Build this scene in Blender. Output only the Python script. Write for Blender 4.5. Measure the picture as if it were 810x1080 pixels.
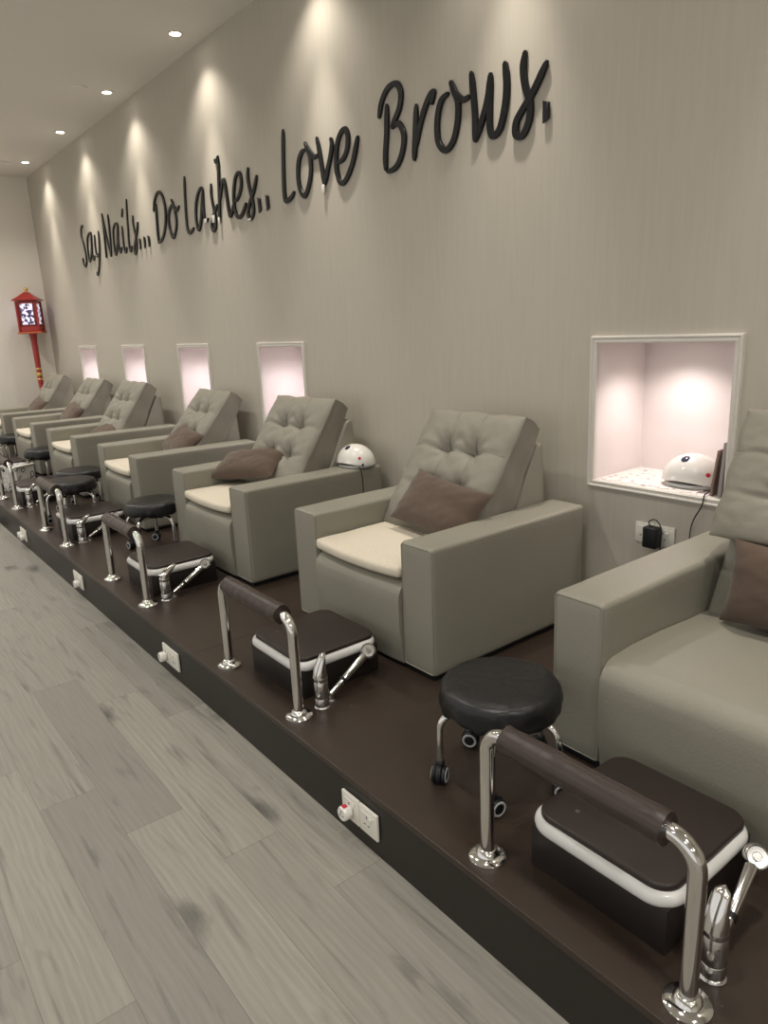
import bpy, bmesh, math, random
from mathutils import Vector, Matrix, noise

for _o in list(bpy.data.objects):
    bpy.data.objects.remove(_o, do_unlink=True)
scene = bpy.context.scene
COL = scene.collection

# ------------------------------------------------------------------ camera
cam_data = bpy.data.cameras.new('camera')
cam = bpy.data.objects.new('camera', cam_data)
COL.objects.link(cam)
_r = Vector((0.783639, -0.619708, -0.043258))
_u = Vector((0.18922, 0.171789, 0.966791))
_f = Vector((0.591697, 0.7658, -0.251882))
_m = Matrix.Identity(4)
for _i in range(3):
    _m[_i][0] = _r[_i]; _m[_i][1] = _u[_i]; _m[_i][2] = -_f[_i]
_m[0][3], _m[1][3], _m[2][3] = -2.540, 0.0, 1.483
cam.matrix_world = _m
cam_data.sensor_fit = 'HORIZONTAL'
cam_data.sensor_width = 36.0
cam_data.lens = 755.05 * 36.0 / 810.0
cam_data.clip_start = 0.05
scene.camera = cam

# ------------------------------------------------------------------ world, exposure
world = bpy.data.worlds.new('world')
scene.world = world
world.use_nodes = True
world.node_tree.nodes['Background'].inputs[0].default_value = (1.0, 0.985, 0.96, 1)
world.node_tree.nodes['Background'].inputs[1].default_value = 0.9
scene.view_settings.view_transform = 'Standard'
scene.view_settings.look = 'None'
scene.view_settings.gamma = 1.0
scene.view_settings.use_curve_mapping = False
scene.view_settings.exposure = 0.0

# light levels (the lamps themselves are built with their fittings further down)
WASH_W = 26.0          # downlights along the lettered wall
ROOM_W = 86.0          # added unseen lamps over the aisle, for general light
WASH_BEAM_W = 105.0     # second narrow spot added in each wall downlight, lifts the chair tops
NICHE_W = 9.5          # little lamps in the wall niches
WASH_C = (1.0, 0.93, 0.82)
ROOM_C = (1.0, 0.965, 0.90)

H = 3.43               # ceiling height
PH = 0.198             # platform height
PX = -1.517            # platform front edge
FARY = 10.18
BACKY = -5.5
LEFTX = -6.2

# ------------------------------------------------------------------ helpers
def lin(h):
    h = h.lstrip('#')
    out = []
    for i in (0, 2, 4):
        c = int(h[i:i+2], 16) / 255.0
        out.append(c / 12.92 if c <= 0.04045 else ((c + 0.055) / 1.055) ** 2.4)
    return (out[0], out[1], out[2], 1.0)

def mat(name, color, rough=0.5, metal=0.0, spec=0.5, bump=0.0, bscale=60.0, var=0.0, vscale=8.0,
        emit=None, estr=0.0, coat=0.0, stretch=None, sheen=0.0):
    m = bpy.data.materials.new(name)
    m.use_nodes = True
    nt = m.node_tree
    b = nt.nodes['Principled BSDF']
    c = lin(color) if isinstance(color, str) else color
    b.inputs['Base Color'].default_value = c
    b.inputs['Roughness'].default_value = rough
    b.inputs['Metallic'].default_value = metal
    b.inputs['Specular IOR Level'].default_value = spec
    b.inputs['Coat Weight'].default_value = coat
    b.inputs['Sheen Weight'].default_value = sheen
    if emit:
        b.inputs['Emission Color'].default_value = lin(emit) if isinstance(emit, str) else emit
        b.inputs['Emission Strength'].default_value = estr
    tc = nt.nodes.new('ShaderNodeTexCoord')
    vec = tc.outputs['Object']
    if stretch:
        mp = nt.nodes.new('ShaderNodeMapping')
        mp.inputs['Scale'].default_value = stretch
        nt.links.new(vec, mp.inputs['Vector'])
        vec = mp.outputs['Vector']
    if var:
        n = nt.nodes.new('ShaderNodeTexNoise')
        n.inputs['Scale'].default_value = vscale
        n.inputs['Detail'].default_value = 4
        nt.links.new(vec, n.inputs['Vector'])
        mx = nt.nodes.new('ShaderNodeMix'); mx.data_type = 'RGBA'
        mx.inputs['A'].default_value = tuple(x * (1 - var) for x in c[:3]) + (1,)
        mx.inputs['B'].default_value = tuple(min(1, x * (1 + var)) for x in c[:3]) + (1,)
        nt.links.new(n.outputs['Fac'], mx.inputs['Factor'])
        nt.links.new(mx.outputs['Result'], b.inputs['Base Color'])
    if bump:
        n2 = nt.nodes.new('ShaderNodeTexNoise')
        n2.inputs['Scale'].default_value = bscale
        n2.inputs['Detail'].default_value = 3
        nt.links.new(vec, n2.inputs['Vector'])
        bp = nt.nodes.new('ShaderNodeBump')
        bp.inputs['Strength'].default_value = bump
        bp.inputs['Distance'].default_value = 0.01
        nt.links.new(n2.outputs['Fac'], bp.inputs['Height'])
        nt.links.new(bp.outputs['Normal'], b.inputs['Normal'])
    return m

def link(o, parent=None):
    COL.objects.link(o)
    if parent is not None:
        o.parent = parent
    return o

def ob(name, bm, mats, parent=None, smooth=True, angle=40.0, loc=None, rot=None):
    """link a bmesh as ONE mesh object"""
    bmesh.ops.recalc_face_normals(bm, faces=bm.faces[:])
    me = bpy.data.meshes.new(name)
    bm.to_mesh(me); bm.free()
    for mm in (mats if isinstance(mats, (list, tuple)) else [mats]):
        me.materials.append(mm)
    if smooth:
        me.polygons.foreach_set('use_smooth', [True] * len(me.polygons))
        try:
            me.set_sharp_from_angle(angle=math.radians(angle))
        except Exception:
            pass
    o = bpy.data.objects.new(name, me)
    link(o, parent)
    if loc: o.location = loc
    if rot: o.rotation_euler = rot
    return o

def thing(name, label, cat, loc=(0, 0, 0), rot=(0, 0, 0), group=None):
    o = bpy.data.objects.new(name, None)
    o.empty_display_size = 0.1
    COL.objects.link(o)
    o.location = loc; o.rotation_euler = rot
    return tag(o, label, cat, group)

def tag(o, label, cat, group=None):
    o['label'] = label; o['category'] = cat
    if group: o['group'] = group
    return o

def struct(name, bm, mats, smooth=False):
    o = ob(name, bm, mats, smooth=smooth)
    o['kind'] = 'structure'
    return o

def dup(root, label, loc=None, rot=None, group=None):
    """a copy of a thing with copies of its parts and sub-parts"""
    r = root.copy(); COL.objects.link(r)
    r['label'] = label
    if group: r['group'] = group
    if loc is not None: r.location = loc
    if rot is not None: r.rotation_euler = rot
    for ch in list(root.children):
        c = ch.copy(); COL.objects.link(c); c.parent = r
        for g in list(ch.children):
            d = g.copy(); COL.objects.link(d); d.parent = c
    return r

def merge(bm, tmp, mi=0):
    me = bpy.data.meshes.new('tmp')
    for f in tmp.faces: f.material_index = mi
    tmp.to_mesh(me); tmp.free()
    bm.from_mesh(me)
    bpy.data.meshes.remove(me)

def box(bm, lo, hi, r=0.0, seg=3, mi=0, M=None):
    t = bmesh.new()
    bmesh.ops.create_cube(t, size=1.0)
    for v in t.verts:
        v.co = Vector([lo[i] + (hi[i] - lo[i]) * (v.co[i] + 0.5) for i in range(3)])
    if r > 0:
        bmesh.ops.bevel(t, geom=t.edges[:], offset=r, offset_type='OFFSET', segments=seg, profile=0.5, affect='EDGES')
    if M is not None: t.transform(M)
    merge(bm, t, mi)

def prism(bm, poly, axis, a, b, r=0.0, seg=3, mi=0):
    """extrude a 2D polygon along an axis; poly given in the two other axes (in xyz order)"""
    t = bmesh.new()
    def P(p, w):
        q = [p[0], p[1]]; q.insert(axis, w); return q
    va = [t.verts.new(P(p, a)) for p in poly]
    vb = [t.verts.new(P(p, b)) for p in poly]
    n = len(poly)
    t.faces.new(va); t.faces.new(list(reversed(vb)))
    for i in range(n):
        t.faces.new((va[i], vb[i], vb[(i + 1) % n], va[(i + 1) % n]))
    bmesh.ops.recalc_face_normals(t, faces=t.faces[:])
    if r > 0:
        cap = [e for e in t.edges if (e.verts[0] in va) == (e.verts[1] in va)]
        bmesh.ops.bevel(t, geom=cap, offset=r, offset_type='OFFSET', segments=seg, profile=0.5, affect='EDGES')
    merge(bm, t, mi)

def lathe(bm, prof, n=32, center=(0, 0, 0), mi=0, M=None):
    t = bmesh.new()
    rings = []
    for (r, z) in prof:
        if r < 1e-6:
            rings.append([t.verts.new((0, 0, z))])
        else:
            rings.append([t.verts.new((r * math.cos(2 * math.pi * k / n), r * math.sin(2 * math.pi * k / n), z)) for k in range(n)])
    for A, B in zip(rings, rings[1:]):
        for k in range(n):
            k2 = (k + 1) % n
            a = [A[0]] if len(A) == 1 else [A[k], A[k2]]
            b = [B[0]] if len(B) == 1 else [B[k2], B[k]]
            if len(a) + len(b) >= 3:
                t.faces.new(a + b)
    for R_ in (rings[0], rings[-1]):
        if len(R_) > 2:
            t.faces.new(R_)
    bmesh.ops.recalc_face_normals(t, faces=t.faces[:])
    t.transform((Matrix.Translation(center)) @ (M if M is not None else Matrix.Identity(4)))
    merge(bm, t, mi)

def smooth_path(pts, per=6, closed=False):
    P = [Vector(p) for p in pts]
    out = []
    n = len(P)
    rng = n if closed else n - 1
    for i in range(rng):
        p0 = P[(i - 1) % n] if (closed or i > 0) else P[0] * 2 - P[1]
        p1 = P[i]; p2 = P[(i + 1) % n]
        p3 = P[(i + 2) % n] if (closed or i + 2 < n) else P[-1] * 2 - P[-2]
        for k in range(per):
            s = k / per
            out.append(0.5 * ((2 * p1) + (p2 - p0) * s + (2 * p0 - 5 * p1 + 4 * p2 - p3) * s * s + (3 * p1 - p0 - 3 * p2 + p3) * s ** 3))
    if not closed: out.append(P[-1])
    return out

def tube(bm, pts, r, n=12, closed=False, mi=0, cap=True):
    """sweep a round section along points; r a number or one number per point"""
    t = bmesh.new()
    P = [Vector(p) for p in pts]
    N = len(P)
    rr = r if isinstance(r, (list, tuple)) else [r] * N
    rings = []
    up = None
    for i in range(N):
        a = P[(i - 1) % N] if (closed or i > 0) else P[0]
        b = P[(i + 1) % N] if (closed or i < N - 1) else P[-1]
        d = (b - a).normalized()
        if up is None:
            up = Vector((0, 0, 1)) if abs(d.z) < 0.9 else Vector((1, 0, 0))
        side = d.cross(up).normalized()
        up = side.cross(d).normalized()
        rings.append([t.verts.new(P[i] + (side * math.cos(2 * math.pi * k / n) + up * math.sin(2 * math.pi * k / n)) * rr[i]) for k in range(n)])
    for i in range(N if closed else N - 1):
        A, B = rings[i], rings[(i + 1) % N]
        for k in range(n):
            t.faces.new((A[k], A[(k + 1) % n], B[(k + 1) % n], B[k]))
    if cap and not closed:
        t.faces.new(rings[0]); t.faces.new(rings[-1])
    bmesh.ops.recalc_face_normals(t, faces=t.faces[:])
    merge(bm, t, mi)

def rrect(x0, x1, y0, y1, r, n=8):
    """rounded rectangle outline, counter-clockwise"""
    out = []
    for cx, cy, a0 in ((x1 - r, y1 - r, 0), (x0 + r, y1 - r, 90), (x0 + r, y0 + r, 180), (x1 - r, y0 + r, 270)):
        for k in range(n + 1):
            a = math.radians(a0 + 90 * k / n)
            out.append((cx + r * math.cos(a), cy + r * math.sin(a)))
    return out

def rot_to(d):
    """matrix taking +Z to direction d"""
    return Vector((0, 0, 1)).rotation_difference(Vector(d).normalized()).to_matrix().to_4x4()

# ------------------------------------------------------------------ materials
def wall_material():
    m = mat('wallpaper', '#b3ab9c', rough=0.75, spec=0.25)
    nt = m.node_tree; b = nt.nodes['Principled BSDF']
    g = nt.nodes.new('ShaderNodeNewGeometry')
    mp = nt.nodes.new('ShaderNodeMapping'); mp.inputs['Scale'].default_value = (30, 30, 2.2)
    nt.links.new(g.outputs['Position'], mp.inputs['Vector'])
    n = nt.nodes.new('ShaderNodeTexNoise'); n.inputs['Scale'].default_value = 1.6; n.inputs['Detail'].default_value = 5
    nt.links.new(mp.outputs['Vector'], n.inputs['Vector'])
    r = nt.nodes.new('ShaderNodeValToRGB')
    r.color_ramp.elements[0].position = 0.3; r.color_ramp.elements[0].color = lin('#b8b2a6')
    r.color_ramp.elements[1].position = 0.7; r.color_ramp.elements[1].color = lin('#beb7ab')
    nt.links.new(n.outputs['Fac'], r.inputs['Fac'])
    nt.links.new(r.outputs['Color'], b.inputs['Base Color'])
    n2 = nt.nodes.new('ShaderNodeTexNoise'); n2.inputs['Scale'].default_value = 3.0; n2.inputs['Detail'].default_value = 6
    nt.links.new(mp.outputs['Vector'], n2.inputs['Vector'])
    bp = nt.nodes.new('ShaderNodeBump'); bp.inputs['Strength'].default_value = 0.05; bp.inputs['Distance'].default_value = 0.003
    nt.links.new(n2.outputs['Fac'], bp.inputs['Height'])
    nt.links.new(bp.outputs['Normal'], b.inputs['Normal'])
    return m

def plank_material():
    m = bpy.data.materials.new('grey_oak_planks'); m.use_nodes = True
    nt = m.node_tree; b = nt.nodes['Principled BSDF']; L = nt.links.new
    def math_(op, a, c=None, d=None):
        n = nt.nodes.new('ShaderNodeMath'); n.operation = op
        for i, v in enumerate((a, c, d)):
            if v is None: continue
            if isinstance(v, (int, float)): n.inputs[i].default_value = v
            else: L(v, n.inputs[i])
        return n.outputs[0]
    def mix(fac, a, c, blend='MIX'):
        n = nt.nodes.new('ShaderNodeMix'); n.data_type = 'RGBA'; n.blend_type = blend
        for k, v in (('Factor', fac), ('A', a), ('B', c)):
            if isinstance(v, (int, float)): n.inputs[k].default_value = v
            elif isinstance(v, tuple): n.inputs[k].default_value = v
            else: L(v, n.inputs[k])
        return n.outputs['Result']
    g = nt.nodes.new('ShaderNodeNewGeometry')
    s = nt.nodes.new('ShaderNodeSeparateXYZ'); L(g.outputs['Position'], s.inputs[0])
    u = math_('DIVIDE', math_('SUBTRACT', -1.5, s.outputs['X']), 0.181)
    row = math_('FLOOR', u); fu = math_('FRACT', u)
    v = math_('DIVIDE', math_('SUBTRACT', math_('SUBTRACT', s.outputs['Y'], 1.41), math_('MULTIPLY', row, 0.302)), 1.19)
    idx = math_('FLOOR', v); fv = math_('FRACT', v)
    cell = nt.nodes.new('ShaderNodeCombineXYZ'); L(row, cell.inputs[0]); L(idx, cell.inputs[1])
    wn = nt.nodes.new('ShaderNodeTexWhiteNoise'); wn.noise_dimensions = '2D'; L(cell.outputs[0], wn.inputs['Vector'])
    rnd = wn.outputs['Value']
    # grain coordinates: stretched along the plank, shifted per plank
    off = nt.nodes.new('ShaderNodeCombineXYZ'); L(math_('MULTIPLY', rnd, 37.0), off.inputs[0]); L(math_('MULTIPLY', rnd, 91.0), off.inputs[1])
    ad = nt.nodes.new('ShaderNodeVectorMath'); ad.operation = 'ADD'; L(g.outputs['Position'], ad.inputs[0]); L(off.outputs[0], ad.inputs[1])
    def mapped(sc):
        mp = nt.nodes.new('ShaderNodeMapping'); mp.inputs['Scale'].default_value = sc; L(ad.outputs[0], mp.inputs['Vector']); return mp.outputs['Vector']
    def nz(vec, sc, det=5, dist=0.0):
        n = nt.nodes.new('ShaderNodeTexNoise'); n.inputs['Scale'].default_value = sc; n.inputs['Detail'].default_value = det
        n.inputs['Distortion'].default_value = dist; L(vec, n.inputs['Vector']); return n.outputs['Fac']
    fine = nz(mapped((60, 2.2, 1)), 2.0, 6, 0.3)
    broad = nz(mapped((7, 0.9, 1)), 1.6, 4, 1.2)
    cloud = nz(mapped((2.6, 1.1, 1)), 1.3, 3)
    # cathedral grain
    wv = nt.nodes.new('ShaderNodeTexWave'); wv.wave_type = 'BANDS'; wv.bands_direction = 'X'
    wv.inputs['Scale'].default_value = 9.0; wv.inputs['Distortion'].default_value = 9.0
    wv.inputs['Detail'].default_value = 2.0; wv.inputs['Detail Scale'].default_value = 0.8
    L(mapped((1.6, 0.35, 1)), wv.inputs['Vector'])
    # knots
    vo = nt.nodes.new('ShaderNodeTexVoronoi'); vo.inputs['Scale'].default_value = 1.0
    nmap = mapped((4.2, 1.7, 1))
    dn = nt.nodes.new('ShaderNodeTexNoise'); dn.inputs['Scale'].default_value = 5.0; dn.inputs['Detail'].default_value = 4; L(nmap, dn.inputs['Vector'])
    wob = nt.nodes.new('ShaderNodeVectorMath'); wob.operation = 'MULTIPLY_ADD'
    L(dn.outputs['Color'], wob.inputs[0]); wob.inputs[1].default_value = (0.45, 0.35, 0); L(nmap, wob.inputs[2])
    L(wob.outputs[0], vo.inputs['Vector'])
    kr = nt.nodes.new('ShaderNodeMapRange'); kr.inputs['From Min'].default_value = 0.03; kr.inputs['From Max'].default_value = 0.23
    kr.inputs['To Min'].default_value = 1.0; kr.inputs['To Max'].default_value = 0.0; L(vo.outputs['Distance'], kr.inputs['Value'])
    sel = nt.nodes.new('ShaderNodeSeparateColor'); L(vo.outputs['Color'], sel.inputs[0])
    knot = math_('MULTIPLY', kr.outputs[0], math_('GREATER_THAN', sel.outputs[0], 0.40))
    # dark streaks
    st = nz(mapped((15, 1.5, 1)), 1.1, 4, 1.6)
    sr = nt.nodes.new('ShaderNodeMapRange'); sr.inputs['From Min'].default_value = 0.57; sr.inputs['From Max'].default_value = 0.74; L(st, sr.inputs['Value'])
    base = mix(rnd, lin('#7e7b74'), lin('#a09d92'))
    base = mix(math_('MULTIPLY', broad, 0.6), base, lin('#837f78'))
    base = mix(math_('MULTIPLY', cloud, 0.35), base, lin('#a8a59a'))
    base = mix(math_('MULTIPLY', wv.outputs['Fac'], 0.26), base, lin('#7d7972'))
    base = mix(math_('MULTIPLY', math_('SUBTRACT', fine, 0.35), 0.75), base, lin('#6f6c67'))
    base = mix(math_('MULTIPLY', sr.outputs[0], 0.62), base, lin('#585653'))
    base = mix(math_('MULTIPLY', knot, 0.85), base, lin('#444342'))
    # joints
    ju = math_('MINIMUM', fu, math_('SUBTRACT', 1.0, fu)); jv = math_('MINIMUM', fv, math_('SUBTRACT', 1.0, fv))
    j1 = math_('LESS_THAN', ju, 0.006); j2 = math_('LESS_THAN', jv, 0.0011)
    joint = math_('MAXIMUM', j1, j2)
    base = mix(math_('MULTIPLY', joint, 0.45), base, lin('#55524d'))
    L(base, b.inputs['Base Color'])
    b.inputs['Roughness'].default_value = 0.5
    b.inputs['Specular IOR Level'].default_value = 0.3
    bp = nt.nodes.new('ShaderNodeBump'); bp.inputs['Strength'].default_value = 0.15; bp.inputs['Distance'].default_value = 0.003
    L(math_('SUBTRACT', fine, joint), bp.inputs['Height']); L(bp.outputs['Normal'], b.inputs['Normal'])
    return m

M_WALL = wall_material()
M_PLANK = plank_material()
M_CEIL = mat('ceiling_paint', '#e6e2db', rough=0.9, spec=0.1)
M_PLAIN = mat('plain_wall_paint', '#ece7de', rough=0.85, spec=0.2)
M_PTOP = mat('platform_laminate', '#372d26', rough=0.34, spec=0.4, var=0.10, vscale=3.0, bump=0.03, bscale=25)
M_KICK = mat('kick_laminate', '#25211d', rough=0.42, spec=0.35, var=0.06, vscale=3.0)
M_WHITE = mat('white_paint', '#d5d0c8', rough=0.45)
M_NICHE = mat('niche_paint', '#e0d8d6', rough=0.75, spec=0.2)
M_LEATHER = mat('grey_leather', '#8a877b', rough=0.42, spec=0.4, bump=0.10, bscale=140, var=0.04, vscale=5)
M_LEATHER2 = mat('grey_soft_leather', '#837f74', rough=0.5, spec=0.35, bump=0.12, bscale=35, var=0.05, vscale=9)
M_SEAM = mat('seam_thread', '#6e6a5e', rough=0.7)
M_CREAM = mat('cream_towelling', '#d2c9b8', rough=0.95, spec=0.1, bump=0.25, bscale=260, var=0.10, vscale=90)
M_BROWN = mat('brown_cloth', '#57483e', rough=0.85, spec=0.2, bump=0.15, bscale=300, var=0.08, vscale=12, sheen=0.2)
M_BLACK = mat('black_plastic', '#15161a', rough=0.45, spec=0.4)
M_COVER = mat('black_cover_film', '#0f1013', rough=0.36, spec=0.5, bump=0.35, bscale=22)
M_CHROME = mat('chrome', (0.72, 0.71, 0.69, 1), rough=0.09, metal=1.0)
M_STEEL = mat('brushed_chrome', (0.62, 0.61, 0.6, 1), rough=0.2, metal=1.0)
M_PAD = mat('brown_vinyl', '#352b26', rough=0.36, spec=0.45, bump=0.12, bscale=40, var=0.06)
M_LID = mat('brown_lid', '#29211d', rough=0.36, spec=0.4, var=0.05)
M_BASE = mat('dark_brown_box', '#231d1b', rough=0.4, spec=0.4)
M_RIM = mat('white_acrylic_rim', '#d9d8d6', rough=0.25, coat=0.3)
M_PLATE = mat('white_switch_plastic', '#dcd9cf', rough=0.35)
M_DARKHOLE = mat('dark_slot', '#4a4744', rough=0.7)
M_LETTER = mat('gloss_black_acrylic', '#0f1013', rough=0.3, spec=0.4)
M_GREYRING = mat('light_grey_plastic', '#b8b8b6', rough=0.4)
M_LAMPWHITE = mat('white_gloss_plastic', '#e6e3dd', rough=0.25, coat=0.3)
M_NAVY = mat('dark_display', '#27304a', rough=0.2)
M_RED = mat('red_button', '#c2283a', rough=0.4)
M_LRED = mat('red_lacquer', '#a0241f', rough=0.35, coat=0.3)
M_LDARK = mat('dark_red_lacquer', '#6e1512', rough=0.4)
M_GOLD = mat('gold_paint', (0.75, 0.52, 0.18, 1), rough=0.3, metal=0.8)
M_LENS = mat('lit_lens', '#ffffff', emit=(1, 0.95, 0.85, 1), estr=18.0)
M_BOARD = mat('grey_card', '#9b9492', rough=0.6)
M_CARD2 = mat('brown_card', '#8b7468', rough=0.6)
M_DARKBLUE = mat('dark_blue_rubber', '#2c3146', rough=0.6)

# ------------------------------------------------------------------ the setting
NY = [1.5255, 4.352, 5.780, 7.190, 8.655]      # niche centres along the wall
NZ0, NZ1, NHW = 0.812, 1.374, 0.281            # niche opening
ND = 0.34
bm = bmesh.new()
vs = [bm.verts.new(p) for p in ((PX + .03, BACKY, 0), (LEFTX, BACKY, 0), (LEFTX, FARY, 0), (PX + .03, FARY, 0))]
bm.faces.new(vs)
ext = bmesh.ops.extrude_face_region(bm, geom=bm.faces[:])
for g_ in ext['geom']:
    if isinstance(g_, bmesh.types.BMVert): g_.co.z = -0.08
struct('floor', bm, M_PLANK)
bm = bmesh.new(); box(bm, (LEFTX - .1, BACKY - .1, H), (0.5, FARY + .1, H + .1)); struct('ceiling', bm, M_CEIL)
bm = bmesh.new(); box(bm, (LEFTX - .1, FARY, -.08), (0.5, FARY + .1, H)); struct('wall_far', bm, M_PLAIN)
bm = bmesh.new(); box(bm, (LEFTX - .1, BACKY - .1, -.08), (0.5, BACKY, H)); struct('wall_back', bm, M_PLAIN)
# unseen left wall, opened to admit world light: posts, sill and header only
bm = bmesh.new()
box(bm, (LEFTX - .1, BACKY, H - .45), (LEFTX, FARY, H))
box(bm, (LEFTX - .1, BACKY, -.08), (LEFTX, FARY, .10))
for yy in (BACKY + .1, -3., .2, 3.5, 6.8, FARY - .1): box(bm, (LEFTX - .1, yy - .1, .09), (LEFTX, yy + .1, H - .44))
struct('wall_left', bm, M_PLAIN)

# the lettered wall, pierced by the niches
bm = bmesh.new()
ys = [BACKY]
for y in NY: ys += [y - NHW, y + NHW]
ys.append(FARY)
zs = [-.08, NZ0, NZ1, H]
for i in range(len(ys) - 1):
    for j in range(3):
        if i % 2 == 1 and j == 1: continue
        q = [(0, ys[i], zs[j]), (0, ys[i + 1], zs[j]), (0, ys[i + 1], zs[j + 1]), (0, ys[i], zs[j + 1])]
        bm.faces.new([bm.verts.new(p) for p in q])
q = [(.42, BACKY, -.08), (.42, FARY, -.08), (.42, FARY, H), (.42, BACKY, H)]
bm.faces.new([bm.verts.new(p) for p in q])
bmesh.ops.remove_doubles(bm, verts=bm.verts[:], dist=1e-5)
me = bpy.data.meshes.new('wall_right'); bm.to_mesh(me); bm.free(); me.materials.append(M_WALL)
o = bpy.data.objects.new('wall_right', me); COL.objects.link(o); o['kind'] = 'structure'

def niche(y, n):
    bm = bmesh.new()
    y0, y1 = y - NHW, y + NHW
    t = .012
    box(bm, (-.001, y0 - t, NZ0 - t), (ND + t, y1 + t, NZ0))          # shelf
    box(bm, (-.001, y0 - t, NZ1), (ND + t, y1 + t, NZ1 + t))          # top
    box(bm, (-.001, y0 - t, NZ0), (ND + t, y0, NZ1))
    box(bm, (-.001, y1, NZ0), (ND + t, y1 + t, NZ1))
    box(bm, (ND, y0, NZ0), (ND + t, y1, NZ1))
    struct('wall_niche_%d' % n, bm, M_NICHE)
    # stepped moulding round the opening
    bm = bmesh.new()
    prof = [(0.0, -.001), (0.0, .012), (.006, .016), (.012, .013), (.017, .013), (.023, .018), (.029, .016), (.031, -.001)]  # (outward, out of wall)
    rings = []
    for (o_, d_) in prof:
        rings.append([bm.verts.new((-d_, yy, zz)) for yy, zz in ((y0 - o_, NZ0 - o_), (y1 + o_, NZ0 - o_), (y1 + o_, NZ1 + o_), (y0 - o_, NZ1 + o_))])
    for A, B in zip(rings, rings[1:] + rings[:1]):
        for k in range(4):
            bm.faces.new((A[k], A[(k + 1) % 4], B[(k + 1) % 4], B[k]))
    struct('trim_%d' % n, bm, M_WHITE)
for i_, y in enumerate(NY): niche(y, i_ + 1)

# platform the chairs stand on
bm = bmesh.new()
box(bm, (PX, BACKY, PH - .02), (0, FARY, PH), .0015, 2, 0)
box(bm, (PX + .002, BACKY, -.02), (PX + .03, FARY, PH - .019), 0, 1, 1)
o = struct('platform', bm, [M_PTOP, M_KICK])
bm = bmesh.new()
for ysm in (-.15, 2.672, 5.5, 8.32):
    box(bm, (PX + .001, ysm - .001, PH - .001), (0, ysm + .001, PH + .0004))
struct('trim_6', bm, M_BASE)

# ------------------------------------------------------------------ lamps
def downlight(x, y, z, r, watts, col, label, group, spot=None, blend=0.8, name='downlight', parts=True, beam=0):
    t = thing(name, label, 'ceiling light', (x, y, z), (0, 0, 0), group)
    if parts:
        bm = bmesh.new()
        lathe(bm, [(r, -.001), (r * 1.32, -.001), (r * 1.35, -.005), (r * 1.25, -.008), (r * 1.02, -.006), (r, -.001)], 28)
        ob('trim_ring', bm, M_WHITE, t)
        bm = bmesh.new()
        lathe(bm, [(r * .98, -.001), (r * .98, -.004), (r * .6, -.006), (0, -.007)], 24)
        ob('lens', bm, M_LENS, t)
    ld = bpy.data.lights.new('lamp_light', 'SPOT')
    ld.energy = watts; ld.color = col; ld.shadow_soft_size = r
    ld.spot_size = math.radians(spot or 120); ld.spot_blend = blend
    lo = bpy.data.objects.new('lamp_light', ld); link(lo, t)
    lo.location = (0, 0, -.03)
    if beam:  # extra narrow spot added inside the fitting to brighten the seats
        l2 = bpy.data.lights.new('beam_light', 'SPOT')
        l2.energy = beam; l2.color = col; l2.shadow_soft_size = r
        l2.spot_size = math.radians(46); l2.spot_blend = 1.0
        o2 = bpy.data.objects.new('beam_light', l2); link(o2, t); o2.location = (0, 0, -.03)
    return t
WASH_Y = [-0.57, 0.84, 2.25, 3.66, 5.074, 6.487, 7.88, 9.32]
_wl = {5.074: 'ceiling downlight nearest the camera, above the start of the lashes word',
       6.487: 'second ceiling downlight of the row, above the word Nails',
       7.88: 'third ceiling downlight of the row, above the word Say',
       9.32: 'farthest ceiling downlight of the row, by the far wall'}
for y in WASH_Y:
    downlight(-.2, y, H, .036, WASH_W, WASH_C, _wl.get(y, 'recessed ceiling downlight close to the lettered wall, overhead out of view'), 'downlights washing the lettered wall', 112, 1.0, beam=WASH_BEAM_W)
for x in (-1.9, -4.2):  # added lamps out of view, set out for fill and top light
    for y in (-3.6, -1.2, 1.0, 3.1, 5.2, 7.2, 9.2):
        downlight(x, y, H, .09, ROOM_W * {-3.6: 1.7, -1.2: 1.6, 1.0: .85, 3.1: .95, 5.2: 1.05, 7.2: 1.15, 9.2: 1.9}[y], ROOM_C, 'added unseen ceiling lamp over the aisle, lighting the room', 'added unseen lamps over the aisle', 150, 1.0)
for i_, y in enumerate(NY):
    downlight(.150 if i_ == 0 else .17, y + (.06 if i_ == 0 else -.02), NZ1, .024, NICHE_W * (1.0 if i_ == 0 else 1.05), (1.0, .88, .84) if i_ == 0 else (1.0, .9, .93), ['small lamp in the top of the nearest and largest looking wall niche', 'small lamp in the top of the wall niche behind the chair with the nail lamp', 'small lamp in the top of the middle wall niche', 'small lamp in the top of the second farthest wall niche', 'small lamp in the top of the farthest wall niche'][i_], 'niche lamps', 140 if i_ == 0 else 160, 1.0, 'niche_light')

def ceiling_cover(x, y, label):
    bm = bmesh.new()
    lathe(bm, [(0, -.012), (.055, -.012), (.062, -.009), (.066, -.001), (.066, .0)], 32)
    o = ob('ceiling_cover', bm, M_CEIL, loc=(x, y, H)); tag(o, label, 'ceiling cover', 'round ceiling covers')
ceiling_cover(-.417, 6.48, 'flush round cover on the ceiling left of the second downlight')
ceiling_cover(-.40, 9.42, 'flush round cover on the ceiling left of the farthest downlight')

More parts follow.
